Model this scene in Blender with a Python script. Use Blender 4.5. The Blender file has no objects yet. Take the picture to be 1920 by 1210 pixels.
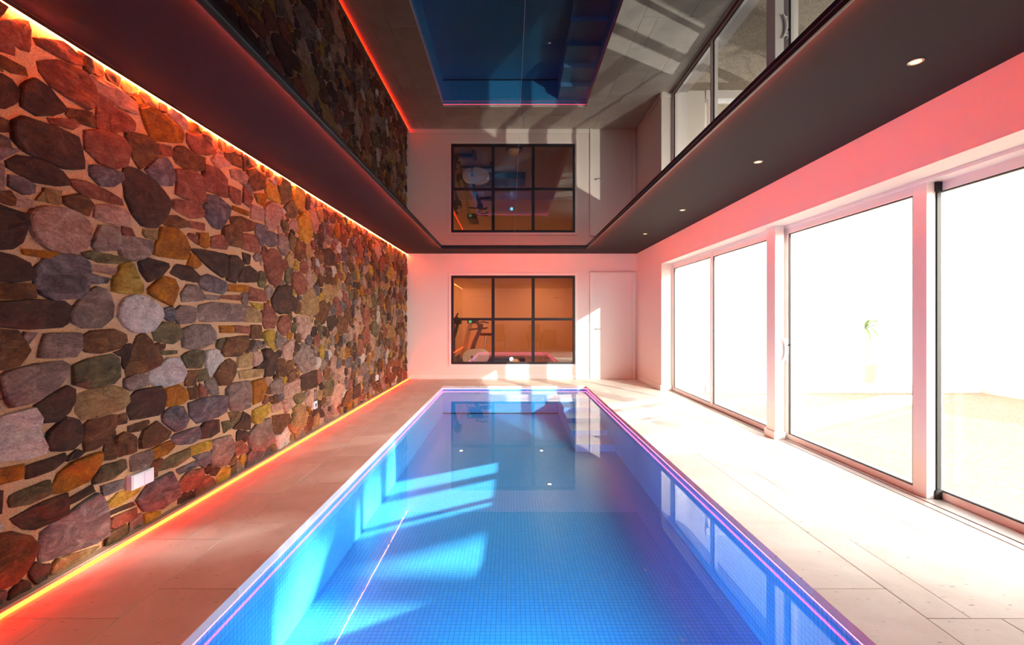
import bpy, bmesh, math, random
import numpy as np
from mathutils import Vector, noise

random.seed(7)
sc = bpy.context.scene
COL = sc.collection
PI = math.pi

# ------------------------------------------------------------------ camera
cam = bpy.data.cameras.new('camera')
cam.lens = 16.0
cam.sensor_width = 36.0
cam.shift_x = 2 / 1920
cam.shift_y = -6 / 1920
cam.clip_start = 0.02
camo = bpy.data.objects.new('camera', cam)
COL.objects.link(camo)
camo.location = (0, 0, 1.19)
camo.rotation_euler = (PI / 2, 0, 0)
sc.camera = camo

# ------------------------------------------------------------------ world and sun
W = bpy.data.worlds.new('sky')
sc.world = W
W.use_nodes = True
wn = W.node_tree
sky = wn.nodes.new('ShaderNodeTexSky')
sky.sky_type = 'NISHITA'
sky.sun_disc = False
sky.sun_elevation = math.radians(22)
sky.sun_rotation = math.radians(120)
bg = wn.nodes['Background']
bg.inputs[1].default_value = 0.96
hz = wn.nodes.new('ShaderNodeHueSaturation')      # hazy, washed-out winter sky
hz.inputs['Saturation'].default_value = 0.12
wn.links.new(sky.outputs[0], hz.inputs['Color'])
warm = wn.nodes.new('ShaderNodeMixRGB')
warm.blend_type = 'MULTIPLY'
warm.inputs[0].default_value = 1.0
warm.inputs[2].default_value = (1.0, 0.955, 0.885, 1)
wn.links.new(hz.outputs[0], warm.inputs[1])
wn.links.new(warm.outputs[0], bg.inputs[0])


def sun(name, d, energy, color, angle):
    l = bpy.data.lights.new(name, 'SUN')
    l.energy = energy
    l.color = color
    l.angle = math.radians(angle)
    o = bpy.data.objects.new(name, l)
    COL.objects.link(o)
    o.rotation_euler = Vector(d).to_track_quat('-Z', 'Y').to_euler()
    o.location = (9, 5, 6)
    return o


# low sun over the court, and the same sun thrown back by the neighbouring glass front
sun('sun', (-1.64, -1.0, -0.575), 22.0, (1.0, 0.93, 0.84), 0.8)
sun('sun_reflection', (-1.0, 2.0, -0.588), 5.0, (1.0, 0.90, 0.74), 0.5)

sc.view_settings.view_transform = 'Standard'
sc.view_settings.look = 'None'
sc.view_settings.gamma = 1.0
sc.view_settings.use_curve_mapping = False
sc.view_settings.exposure = 0.66
cy = sc.cycles
cy.max_bounces = 10
cy.diffuse_bounces = 5
cy.glossy_bounces = 6
cy.transparent_max_bounces = 24
cy.sample_clamp_indirect = 8.0
cy.use_denoising = True
cy.use_light_tree = True
cy.caustics_reflective = False
cy.blur_glossy = 0.5


# ------------------------------------------------------------------ materials
def lin(c):
    return tuple(((x / 255) / 12.92 if x / 255 <= 0.04045 else (((x / 255) + 0.055) / 1.055) ** 2.4) for x in c)


def newmat(name):
    m = bpy.data.materials.new(name)
    m.use_nodes = True
    nt = m.node_tree
    return m, nt, nt.nodes['Principled BSDF']


def plain(name, rgb, rough=0.6, metal=0.0, bump=0.0, scale=60.0, spec=0.5, var=0.0):
    m, nt, b = newmat(name)
    c = lin(rgb)
    b.inputs['Base Color'].default_value = (*c, 1)
    b.inputs['Roughness'].default_value = rough
    b.inputs['Metallic'].default_value = metal
    b.inputs['Specular IOR Level'].default_value = spec
    if bump or var:
        tc = nt.nodes.new('ShaderNodeTexCoord')
        n = nt.nodes.new('ShaderNodeTexNoise')
        n.inputs['Scale'].default_value = scale
        n.inputs['Detail'].default_value = 5
        nt.links.new(tc.outputs['Object'], n.inputs['Vector'])
        if bump:
            bp = nt.nodes.new('ShaderNodeBump')
            bp.inputs['Strength'].default_value = bump
            bp.inputs['Distance'].default_value = 0.01
            nt.links.new(n.outputs[0], bp.inputs['Height'])
            nt.links.new(bp.outputs[0], b.inputs['Normal'])
        if var:
            r = nt.nodes.new('ShaderNodeValToRGB')
            r.color_ramp.elements[0].position = 0.3
            r.color_ramp.elements[1].position = 0.7
            r.color_ramp.elements[0].color = (*[x * (1 - var) for x in c], 1)
            r.color_ramp.elements[1].color = (*[min(1, x * (1 + var)) for x in c], 1)
            nt.links.new(n.outputs[0], r.inputs[0])
            nt.links.new(r.outputs[0], b.inputs['Base Color'])
    return m


def emis(name, rgb, strength):
    m = bpy.data.materials.new(name)
    m.use_nodes = True
    nt = m.node_tree
    nt.nodes.clear()
    e = nt.nodes.new('ShaderNodeEmission')
    e.inputs[0].default_value = (*rgb, 1)
    e.inputs[1].default_value = strength
    o = nt.nodes.new('ShaderNodeOutputMaterial')
    nt.links.new(e.outputs[0], o.inputs[0])
    return m


def thin_glass(name, f0, tint, rough=0.0, ripple=0.0):
    """thin clear sheet: straight transmission plus Schlick reflection"""
    m = bpy.data.materials.new(name)
    m.use_nodes = True
    nt = m.node_tree
    nt.nodes.clear()
    lw = nt.nodes.new('ShaderNodeLayerWeight')
    lw.inputs[0].default_value = 0.5
    p = nt.nodes.new('ShaderNodeMath')
    p.operation = 'POWER'
    p.inputs[1].default_value = 5
    mu = nt.nodes.new('ShaderNodeMath')
    mu.operation = 'MULTIPLY_ADD'
    mu.inputs[1].default_value = 1 - f0
    mu.inputs[2].default_value = f0
    nt.links.new(lw.outputs['Facing'], p.inputs[0])
    nt.links.new(p.outputs[0], mu.inputs[0])
    t = nt.nodes.new('ShaderNodeBsdfTransparent')
    t.inputs[0].default_value = (*tint, 1)
    g = nt.nodes.new('ShaderNodeBsdfGlossy')
    g.inputs['Roughness'].default_value = rough
    mx = nt.nodes.new('ShaderNodeMixShader')
    nt.links.new(mu.outputs[0], mx.inputs[0])
    nt.links.new(t.outputs[0], mx.inputs[1])
    nt.links.new(g.outputs[0], mx.inputs[2])
    if ripple:
        tc = nt.nodes.new('ShaderNodeTexCoord')
        n = nt.nodes.new('ShaderNodeTexNoise')
        n.inputs['Scale'].default_value = 3.0
        n.inputs['Detail'].default_value = 2
        bp = nt.nodes.new('ShaderNodeBump')
        bp.inputs['Strength'].default_value = ripple
        bp.inputs['Distance'].default_value = 0.01
        nt.links.new(tc.outputs['Object'], n.inputs['Vector'])
        nt.links.new(n.outputs[0], bp.inputs['Height'])
        nt.links.new(bp.outputs[0], g.inputs['Normal'])
    o = nt.nodes.new('ShaderNodeOutputMaterial')
    nt.links.new(mx.outputs[0], o.inputs[0])
    return m


def stone_mat(name, a, b2, c3, rough=0.75):
    m, nt, b = newmat(name)
    tc = nt.nodes.new('ShaderNodeTexCoord')
    oi = nt.nodes.new('ShaderNodeObjectInfo')
    mp = nt.nodes.new('ShaderNodeMapping')
    cx = nt.nodes.new('ShaderNodeCombineXYZ')
    mr = nt.nodes.new('ShaderNodeMath')
    mr.operation = 'MULTIPLY'
    mr.inputs[1].default_value = 40
    nt.links.new(oi.outputs['Random'], mr.inputs[0])
    for i in range(3):
        nt.links.new(mr.outputs[0], cx.inputs[i])
    nt.links.new(tc.outputs['Object'], mp.inputs['Vector'])
    nt.links.new(cx.outputs[0], mp.inputs['Location'])
    mp.inputs['Rotation'].default_value = (0.5, 0, 0)
    mp.inputs['Scale'].default_value = (1, 1, 1.8)
    n = nt.nodes.new('ShaderNodeTexNoise')
    n.inputs['Scale'].default_value = 7
    n.inputs['Detail'].default_value = 8
    n.inputs['Roughness'].default_value = 0.75
    n.inputs['Distortion'].default_value = 1.3
    nt.links.new(mp.outputs[0], n.inputs['Vector'])
    r = nt.nodes.new('ShaderNodeValToRGB')
    e = r.color_ramp.elements
    e[0].position = 0.30
    e[0].color = (*lin(a), 1)
    e[1].position = 0.72
    e[1].color = (*lin(c3), 1)
    k = e.new(0.5)
    k.color = (*lin(b2), 1)
    nt.links.new(n.outputs[0], r.inputs[0])
    hv = nt.nodes.new('ShaderNodeHueSaturation')
    vm = nt.nodes.new('ShaderNodeMath')
    vm.operation = 'MULTIPLY_ADD'
    vm.inputs[1].default_value = 0.4
    vm.inputs[2].default_value = 1.08
    nt.links.new(oi.outputs['Random'], vm.inputs[0])
    nt.links.new(vm.outputs[0], hv.inputs['Value'])
    hv.inputs['Saturation'].default_value = 1.12
    nt.links.new(r.outputs[0], hv.inputs['Color'])
    nt.links.new(hv.outputs[0], b.inputs['Base Color'])
    n2 = nt.nodes.new('ShaderNodeTexNoise')
    n2.noise_type = 'RIDGED_MULTIFRACTAL'
    n2.inputs['Scale'].default_value = 6
    n2.inputs['Detail'].default_value = 7
    n2.inputs['Roughness'].default_value = 0.6
    n2.inputs['Distortion'].default_value = 0.5
    nt.links.new(mp.outputs[0], n2.inputs['Vector'])
    n4 = nt.nodes.new('ShaderNodeTexNoise')
    n4.inputs['Scale'].default_value = 55
    n4.inputs['Detail'].default_value = 6
    n4.inputs['Roughness'].default_value = 0.75
    nt.links.new(mp.outputs[0], n4.inputs['Vector'])
    cr = nt.nodes.new('ShaderNodeValToRGB')
    cr.color_ramp.elements[0].position = 0.34
    cr.color_ramp.elements[0].color = (0.45, 0.42, 0.40, 1)
    cr.color_ramp.elements[1].position = 0.62
    cr.color_ramp.elements[1].color = (1.15, 1.12, 1.08, 1)
    n5 = nt.nodes.new('ShaderNodeTexNoise')
    n5.inputs['Scale'].default_value = 30
    n5.inputs['Detail'].default_value = 9
    n5.inputs['Roughness'].default_value = 0.8
    n5.inputs['Distortion'].default_value = 2.0
    nt.links.new(mp.outputs[0], n5.inputs['Vector'])
    nt.links.new(n5.outputs[0], cr.inputs[0])
    mu = nt.nodes.new('ShaderNodeMixRGB')
    mu.blend_type = 'MULTIPLY'
    mu.inputs[0].default_value = 1.0
    nt.links.new(hv.outputs[0], mu.inputs[1])
    nt.links.new(cr.outputs[0], mu.inputs[2])
    nt.links.new(mu.outputs[0], b.inputs['Base Color'])
    bp0 = nt.nodes.new('ShaderNodeBump')
    bp0.inputs['Strength'].default_value = 0.8
    bp0.inputs['Distance'].default_value = 0.04
    nt.links.new(n2.outputs[0], bp0.inputs['Height'])
    bp = nt.nodes.new('ShaderNodeBump')
    bp.inputs['Strength'].default_value = 0.8
    bp.inputs['Distance'].default_value = 0.03
    nt.links.new(n4.outputs[0], bp.inputs['Height'])
    nt.links.new(bp0.outputs[0], bp.inputs['Normal'])
    nt.links.new(bp.outputs[0], b.inputs['Normal'])
    b.inputs['Roughness'].default_value = rough
    return m


SM = {
    'b': stone_mat('brown_stone', (56, 34, 24), (112, 74, 50), (158, 116, 80)),
    'k': stone_mat('dark_brown_stone', (36, 26, 22), (74, 50, 38), (112, 80, 60)),
    'o': stone_mat('ochre_stone', (104, 62, 30), (170, 106, 48), (214, 150, 78)),
    'g': stone_mat('grey_mauve_stone', (90, 72, 64), (144, 120, 108), (192, 168, 152)),
    'p': stone_mat('slate_purple_stone', (62, 52, 50), (108, 94, 94), (160, 146, 142)),
    'w': stone_mat('pale_quartz_stone', (160, 140, 132), (214, 200, 190), (240, 230, 222)),
    't': stone_mat('tan_stone', (122, 92, 60), (172, 138, 98), (210, 180, 138)),
    'y': stone_mat('yellow_stone', (126, 94, 40), (190, 152, 78), (222, 192, 118)),
    'v': stone_mat('olive_stone', (58, 50, 36), (110, 94, 66), (152, 132, 92)),
    'r': stone_mat('red_brown_stone', (96, 54, 44), (146, 90, 74), (186, 130, 108)),
    's': stone_mat('pinkish_stone', (140, 100, 86), (192, 152, 134), (218, 188, 170)),
}

mortar = plain('mortar', (220, 172, 130), 0.95, bump=1.0, scale=130, spec=0.1, var=0.18)
M_white = plain('white_plaster', (236, 228, 222), 0.85, bump=0.02, scale=200, spec=0.2)
M_paint = plain('white_paint', (240, 236, 232), 0.35)
M_frame = plain('white_frame_coating', (238, 232, 230), 0.3)
M_dark_ceiling = plain('charcoal_ceiling_paint', (40, 39, 39), 0.8, bump=0.02, scale=300, spec=0.3)
M_black = plain('black_metal', (14, 13, 14), 0.45)
M_rubber = plain('black_rubber', (10, 10, 14), 0.6)
M_switch = plain('white_plastic', (238, 236, 240), 0.3)
M_steel = plain('brushed_steel', (190, 190, 190), 0.3, metal=1.0)
M_grout = plain('grout', (150, 132, 116), 0.95)
M_track = plain('threshold_metal', (200, 190, 186), 0.4, metal=0.4)
M_glass = thin_glass('window_glass', 0.055, (0.95, 0.975, 0.97))
M_gymglass = thin_glass('interior_glass', 0.20, (0.92, 0.92, 0.92))
M_water = thin_glass('water', 0.022, (0.70, 0.95, 1.0), 0.0, 0.02)


def mirror_mat():
    m, nt, b = newmat('black_gloss_panel')
    b.inputs['Base Color'].default_value = (0.004, 0.004, 0.005, 1)
    b.inputs['Roughness'].default_value = 0.0
    b.inputs['IOR'].default_value = 1.42
    return m


M_mirror = mirror_mat()


def travertine():
    m, nt, b = newmat('travertine')
    tc = nt.nodes.new('ShaderNodeTexCoord')
    oi = nt.nodes.new('ShaderNodeObjectInfo')
    n = nt.nodes.new('ShaderNodeTexNoise')
    n.noise_dimensions = '4D'
    n.inputs['Scale'].default_value = 2.6
    n.inputs['Detail'].default_value = 9
    n.inputs['Roughness'].default_value = 0.62
    n.inputs['Distortion'].default_value = 0.6
    mw = nt.nodes.new('ShaderNodeMath')
    mw.operation = 'MULTIPLY'
    mw.inputs[1].default_value = 30
    nt.links.new(oi.outputs['Random'], mw.inputs[0])
    nt.links.new(mw.outputs[0], n.inputs['W'])
    nt.links.new(tc.outputs['Object'], n.inputs['Vector'])
    r = nt.nodes.new('ShaderNodeValToRGB')
    e = r.color_ramp.elements
    e[0].position = 0.28
    e[0].color = (*lin((214, 202, 190)), 1)
    e[1].position = 0.72
    e[1].color = (*lin((242, 236, 228)), 1)
    nt.links.new(n.outputs[0], r.inputs[0])
    # small pits gathered in clusters
    n3 = nt.nodes.new('ShaderNodeTexNoise')
    n3.inputs['Scale'].default_value = 38
    n3.inputs['Detail'].default_value = 3
    mp = nt.nodes.new('ShaderNodeMapping')
    mp.inputs['Scale'].default_value = (0.45, 1.6, 1)
    nt.links.new(tc.outputs['Object'], mp.inputs['Vector'])
    nt.links.new(mp.outputs[0], n3.inputs['Vector'])
    r3 = nt.nodes.new('ShaderNodeValToRGB')
    r3.color_ramp.elements[0].position = 0.66
    r3.color_ramp.elements[0].color = (0, 0, 0, 1)
    r3.color_ramp.elements[1].position = 0.72
    r3.color_ramp.elements[1].color = (1, 1, 1, 1)
    nt.links.new(n3.outputs[0], r3.inputs[0])
    mx = nt.nodes.new('ShaderNodeMixRGB')
    mx.inputs[2].default_value = (*lin((150, 118, 94)), 1)
    mm = nt.nodes.new('ShaderNodeMath')
    mm.operation = 'MULTIPLY'
    mm.inputs[1].default_value = 0.75
    nt.links.new(r3.outputs[0], mm.inputs[0])
    nt.links.new(mm.outputs[0], mx.inputs[0])
    nt.links.new(r.outputs[0], mx.inputs[1])
    nt.links.new(mx.outputs[0], b.inputs['Base Color'])
    b.inputs['Roughness'].default_value = 0.5
    b.inputs['Specular IOR Level'].default_value = 0.35
    bp = nt.nodes.new('ShaderNodeBump')
    bp.inputs['Strength'].default_value = 0.35
    bp.inputs['Distance'].default_value = 0.003
    bp.invert = True
    nt.links.new(r3.outputs[0], bp.inputs['Height'])
    nt.links.new(bp.outputs[0], b.inputs['Normal'])
    return m


M_trav = travertine()


def mosaic(name, axes, rot=0):
    """small square glass mosaic; axes picks the two object coordinates of the surface"""
    m, nt, b = newmat(name)
    tc = nt.nodes.new('ShaderNodeTexCoord')
    sp = nt.nodes.new('ShaderNodeSeparateXYZ')
    cb = nt.nodes.new('ShaderNodeCombineXYZ')
    nt.links.new(tc.outputs['Object'], sp.inputs[0])
    nt.links.new(sp.outputs[axes[0]], cb.inputs[0])
    nt.links.new(sp.outputs[axes[1]], cb.inputs[1])
    br = nt.nodes.new('ShaderNodeTexBrick')
    br.offset = 0.0
    br.inputs['Scale'].default_value = 1.0
    br.inputs['Brick Width'].default_value = 0.0285
    br.inputs['Row Height'].default_value = 0.0285
    br.inputs['Mortar Size'].default_value = 0.0016
    br.inputs['Mortar Smooth'].default_value = 0.1
    br.inputs['Color1'].default_value = (0.11, 0.48, 0.95, 1)
    br.inputs['Color2'].default_value = (0.13, 0.54, 0.97, 1)
    br.inputs['Mortar'].default_value = (0.05, 0.24, 0.50, 1)
    nt.links.new(cb.outputs[0], br.inputs['Vector'])
    nt.links.new(br.outputs[0], b.inputs['Base Color'])
    b.inputs['Roughness'].default_value = 0.3
    return m


M_mos_floor = mosaic('blue_mosaic_floor', (0, 1))
M_mos_side = mosaic('blue_mosaic_side', (1, 2))
M_mos_end = mosaic('blue_mosaic_end', (0, 2))

M_led_top = emis('led_red_ceiling', (1.0, 0.13, 0.03), 145.0)
M_led_floor = emis('led_red_floor', (1.0, 0.010, 0.001), 100.0)
M_led_pool = emis('led_pink_pool', (1.0, 0.06, 0.12), 18.0)
M_led_panel = emis('led_red_panel', (1.0, 0.085, 0.012), 68.0)
M_bulb = emis('warm_bulb', (1.0, 0.50, 0.15), 4.5)
M_pool_lamp = emis('blue_pool_lamp', (0.08, 0.52, 1.0), 900.0)


# ------------------------------------------------------------------ mesh helpers
def link(name, me, mat=None, parent=None, **props):
    o = bpy.data.objects.new(name, me)
    COL.objects.link(o)
    if mat is not None and me is not None:
        if isinstance(mat, (list, tuple)):
            for x in mat:
                me.materials.append(x)
        else:
            me.materials.append(mat)
    if parent is not None:
        o.parent = parent
    for k, v in props.items():
        o[k] = v
    return o


def tag(o, label=None, category=None, group=None, kind=None):
    if label:
        o['label'] = label
    if category:
        o['category'] = category
    if group:
        o['group'] = group
    if kind:
        o['kind'] = kind
    return o


def thing(name, loc, label, category, group=None, rz=0.0):
    o = bpy.data.objects.new(name, None)
    o.empty_display_size = 0.1
    COL.objects.link(o)
    o.location = loc
    o.rotation_euler = (0, 0, rz)
    return tag(o, label, category, group)


def add_box(bm, a, b, bevel=0.0):
    a, b = [min(x, y) for x, y in zip(a, b)], [max(x, y) for x, y in zip(a, b)]
    r = bmesh.ops.create_cube(bm, size=1.0)
    vs = r['verts']
    for v in vs:
        v.co = Vector([(a[i] + b[i]) / 2 + v.co[i] * (b[i] - a[i]) for i in range(3)])
    if bevel:
        es = list({e for v in vs for e in v.link_edges})
        bmesh.ops.bevel(bm, geom=es, offset=bevel, segments=2, affect='EDGES', profile=0.5)


def add_tube(bm, pts, r, seg=10, cap=True):
    """tube through points; r a number or a list"""
    pts = [Vector(p) for p in pts]
    n = len(pts)
    rs = r if isinstance(r, (list, tuple)) else [r] * n
    rings = []
    up = None
    for i, p in enumerate(pts):
        if i == 0:
            t = pts[1] - p
        elif i == n - 1:
            t = p - pts[i - 1]
        else:
            t = (pts[i + 1] - p).normalized() + (p - pts[i - 1]).normalized()
        t.normalize()
        if up is None:
            up = Vector((0, 0, 1)) if abs(t.z) < 0.9 else Vector((1, 0, 0))
        x = t.cross(up)
        if x.length < 1e-4:
            x = t.orthogonal()
        x.normalize()
        y = x.cross(t).normalized()
        up = y
        rings.append([bm.verts.new(p + (x * math.cos(k * 2 * PI / seg) + y * math.sin(k * 2 * PI / seg)) * rs[i]) for k in range(seg)])
    for i in range(n - 1):
        for k in range(seg):
            bm.faces.new((rings[i][k], rings[i][(k + 1) % seg], rings[i + 1][(k + 1) % seg], rings[i + 1][k]))
    if cap:
        bm.faces.new(rings[0][::-1])
        bm.faces.new(rings[-1])


def add_lathe(bm, prof, seg=24, c=(0, 0, 0), axis='z'):
    rings = []
    for (r, z) in prof:
        ring = []
        for k in range(seg):
            a = 2 * PI * k / seg
            if axis == 'z':
                co = (c[0] + r * math.cos(a), c[1] + r * math.sin(a), c[2] + z)
            elif axis == 'x':
                co = (c[0] + z, c[1] + r * math.cos(a), c[2] + r * math.sin(a))
            else:
                co = (c[0] + r * math.cos(a), c[1] + z, c[2] + r * math.sin(a))
            ring.append(bm.verts.new(co))
        rings.append(ring)
    for i in range(len(rings) - 1):
        for k in range(seg):
            bm.faces.new((rings[i][k], rings[i][(k + 1) % seg], rings[i + 1][(k + 1) % seg], rings[i + 1][k]))
    bm.faces.new(rings[0][::-1])
    bm.faces.new(rings[-1])


def add_prism(bm, poly, y0, y1, plane='xz'):
    def P(p, d):
        if plane == 'xz':
            return (p[0], d, p[1])
        if plane == 'yz':
            return (d, p[0], p[1])
        return (p[0], p[1], d)
    A = [bm.verts.new(P(p, y0)) for p in poly]
    B = [bm.verts.new(P(p, y1)) for p in poly]
    n = len(poly)
    bm.faces.new(A)
    bm.faces.new(B[::-1])
    for i in range(n):
        bm.faces.new((A[(i + 1) % n], A[i], B[i], B[(i + 1) % n]))


def finish(bm, name, mat=None, parent=None, smooth=False, off=(0, 0, 0), **props):
    bmesh.ops.recalc_face_normals(bm, faces=bm.faces)
    me = bpy.data.meshes.new(name)
    bm.to_mesh(me)
    bm.free()
    if smooth:
        for p in me.polygons:
            p.use_smooth = True
        try:
            me.set_sharp_from_angle(angle=math.radians(40))
        except Exception:
            pass
    o = link(name, me, mat, parent, **props)
    o.location = off
    return o


def boxes(name, lst, mat, parent=None, bevel=0.0, **props):
    bm = bmesh.new()
    for a, b in lst:
        add_box(bm, a, b, bevel)
    return finish(bm, name, mat, parent, **props)


def tube(name, pts, r, mat, parent=None, seg=10, **props):
    bm = bmesh.new()
    add_tube(bm, pts, r, seg)
    return finish(bm, name, mat, parent, True, **props)


def lathe(name, prof, mat, parent=None, seg=24, c=(0, 0, 0), axis='z', **props):
    bm = bmesh.new()
    add_lathe(bm, prof, seg, c, axis)
    return finish(bm, name, mat, parent, True, **props)


# ------------------------------------------------------------------ dimensions
XL, XR = -2.085, 2.51
YF, YN = 9.07, -1.10
H = 2.50
PX0, PX1, PY0, PY1 = -1.205, 1.334, 1.50, 8.12   # edges of the coping round the pool
HEAD = 2.12
S = 'structure'

# ------------------------------------------------------------------ shell
wall_left = boxes('wall_left', [((XL - 0.25, YN, -0.1), (XL, YF, H + 0.02))], mortar, kind=S)
# far wall with the opening into the gym
GX0, GX1, GZ0, GZ1 = -1.19, 1.277, 0.296, 2.062
T = 0.14
wall_back = boxes('wall_back', [
    ((XL - 0.25, YF, -0.1), (GX0, YF + T, H + 0.1)), ((GX1, YF, -0.1), (XR + 0.4, YF + T, H + 0.1)),
    ((GX0, YF, -0.1), (GX1, YF + T, GZ0)), ((GX0, YF, GZ1), (GX1, YF + T, H + 0.1))], M_white, kind=S)
wall_front = boxes('wall_front', [((XL - 0.25, YN - 0.15, -0.1), (XR + 0.4, YN, H + 0.1))], M_white, kind=S)
wall_right = boxes('wall_right', [
    ((XR, 7.59, -0.1), (2.95, YF, HEAD)), ((XR, YN, -0.1), (2.95, 1.45, HEAD)),
    ((XR, YN, HEAD), (2.95, YF, H + 0.1))], M_white, kind=S)
ceiling = boxes('ceiling', [((XL - 0.25, YN - 0.15, H), (XR + 0.44, YF, H + 0.12))], M_dark_ceiling, kind=S)
roof = boxes('roof', [((XL - 0.4, YN - 0.3, H + 0.2), (3.25, 14.5, H + 0.32))], M_white, kind=S)
boxes('trim_1', [((2.62, 4.515, 0), (2.71, 4.67, HEAD)), ((2.709, 4.62, 0), (2.92, 4.67, HEAD))], M_paint, kind=S, bevel=0.004)
boxes('trim_2', [((2.605, 4.50, 0), (2.715, 4.685, 0.075))], M_paint, kind=S, bevel=0.003)
boxes('baseboard_right', [((XR - 0.014, 7.59, 0), (XR, YF, 0.09)), ((XR, 7.576, 0), (2.68, 7.59, 0.09))], M_paint, kind=S, bevel=0.003)
boxes('baseboard_back', [((XL + 0.02, YF - 0.014, 0), (1.56, YF, 0.09)), ((2.47, YF - 0.014, 0), (XR - 0.014, YF, 0.09))], M_paint, kind=S, bevel=0.003)

# ------------------------------------------------------------------ floor: base and travertine slabs
floor = boxes('floor', [
    ((XL - 0.25, YN - 0.15, -0.30), (PX0 - 0.03, YF, -0.047)), ((PX1 + 0.03, YN - 0.15, -0.30), (2.95, YF, -0.047)),
    ((PX0 - 0.03, YN - 0.15, -0.30), (PX1 + 0.03, PY0 - 0.03, -0.047)), ((PX0 - 0.03, PY1 + 0.03, -0.30), (PX1 + 0.03, YF, -0.047))],
    M_grout, kind=S)


def slab(x0, x1, y0, y1):
    g = 0.0015
    w, l = x1 - x0 - 2 * g, y1 - y0 - 2 * g
    bm = bmesh.new()
    add_box(bm, (-w / 2, -l / 2, -0.045), (w / 2, l / 2, 0.0), 0.0015)
    o = finish(bm, 'slab', M_trav, floor)
    o.location = ((x0 + x1) / 2, (y0 + y1) / 2, random.uniform(-0.0006, 0.0))
    return o


P = 0.65
XLS = XL + 0.02
JL, JR, XT = -1.56, 1.655, 2.64   # longitudinal joints
# coping rows (joints at 2.00 + k*0.65)
yj = [YN, 0.05, 0.70, 1.35] + [2.01 + k * P for k in range(10)] + [8.47, YF]
yj = sorted(set(round(y, 3) for y in yj if y <= 8.47 or y == YF))
for a, b in zip(yj[:-1], yj[1:]):
    if b <= PY0 - 0.1 or a >= PY1 - 0.01 or b - a < 0.02:
        continue
    slab(JL, PX0, a, b)
    slab(PX1, JR, a, b)
# coping at the two ends
for (ya, yb) in ((PY1, 8.47), (1.15, PY0)):
    pass
x = PX0
k = 0
for xa, xb in ((PX0, -0.55), (-0.55, 0.10), (0.10, 0.75), (0.75, PX1)):
    slab(xa, xb, PY1, 8.47)
    slab(xa, xb, 0.70, PY0)
# far end field behind the pool
for xa, xb in ((-1.56, -0.66), (-0.66, 0.24), (0.24, 1.14), (1.14, 1.655)):
    slab(xa, xb, 8.47, YF)
for xa, xb in ((-1.56, -0.5), (-0.5, 0.6), (0.6, 1.655)):
    slab(xa, xb, YN, -0.2)
    slab(xa, xb, -0.2, 0.70)
slab(JL, PX0, 0.70, 1.36)
slab(PX1, JR, 0.70, 1.36)
# outer fields
yo = [YN, -0.14, 0.51, 1.16] + [1.81 + k * P for k in range(11)] + [YF]
yo = [y for y in yo if y < YF - 0.2] + [YF]
lsplit = [-1.80, -1.75, -1.99, -1.82, -1.99, -1.75, -1.88, -1.99, -1.75, -1.90, -1.80, -1.99, -1.8, -1.9, -1.75, -1.8]
rsplit = [2.0, 2.3, 2.1, 1.95, 1.83, 2.30, 1.90, 2.35, 1.98, 2.25, 1.85, 2.3, 2.1, 1.9, 2.2, 2.0]
for i, (a, b) in enumerate(zip(yo[:-1], yo[1:])):
    s1 = {1.81: -1.99, 2.46: -1.75}.get(round(a, 2), lsplit[i])
    slab(XLS + 0.035, s1, a, b)
    slab(s1, JL, a, b)
    s2 = {1.81: 1.83, 2.46: 2.30}.get(round(a, 2), rsplit[i])
    slab(JR, s2, a, b)
    slab(s2, XT, a, b)
# threshold profile along the glazing with its drainage slot
boxes('trim_3', [((XT + 0.006, 1.45, -0.047), (2.70, 7.59, 0.002)), ((2.705, 1.45, -0.047), (2.95, 7.59, 0.006))], M_track, kind=S, bevel=0.001)
boxes('trim_4', [((XT - 0.001, 1.45, -0.047), (XT + 0.006, 7.59, -0.006))], M_rubber, kind=S)

# ------------------------------------------------------------------ pool
OV = 0.012
wx0, wx1, wy0, wy1 = PX0 - OV, PX1 + OV, PY0 - OV, PY1 + OV
zfar, znear = -0.50, -0.56


def zf(y):
    return zfar + (znear - zfar) * (8.12 - y) / (8.12 - 1.5)


pool = thing('swimming_pool', (0, 0, 0), 'long rectangular swimming pool lined with blue mosaic, set into the stone deck', 'pool')
bm = bmesh.new()
v = [bm.verts.new(c) for c in ((wx0, wy0, zf(wy0)), (wx1, wy0, zf(wy0)), (wx1, wy1, zf(wy1)), (wx0, wy1, zf(wy1)))]
bm.faces.new(v)
r = bmesh.ops.extrude_face_region(bm, geom=bm.faces[:])
for g_ in r['geom']:
    if isinstance(g_, bmesh.types.BMVert):
        g_.co.z -= 0.1
finish(bm, 'pool_floor', M_mos_floor, pool)
boxes('pool_wall', [((wx0 - 0.02, wy0, -1.0), (wx0, wy1, -0.047))], M_mos_side, pool)
boxes('pool_wall', [((wx1, wy0, -1.0), (wx1 + 0.02, wy1, -0.047))], M_mos_side, pool)
boxes('pool_wall', [((wx0, wy1, -1.0), (wx1, wy1 + 0.02, -0.047))], M_mos_end, pool)
boxes('pool_wall', [((wx0, wy0 - 0.02, -1.0), (wx1, wy0, -0.047))], M_mos_end, pool)
M_step = mosaic('pale_mosaic_step', (0, 1))
for nd in M_step.node_tree.nodes:
    if nd.type == 'TEX_BRICK':
        nd.inputs['Color1'].default_value = (0.32, 0.52, 0.9, 1)
        nd.inputs['Color2'].default_value = (0.36, 0.56, 0.95, 1)
steps = 5
for i in range(steps):
    y1 = wy1 - i * 0.45
    y0 = y1 - 0.45
    z = -0.14 - i * 0.072
    boxes('step', [((0.84, y0, -0.9), (wx1, y1, z))], M_step, pool)
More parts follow.
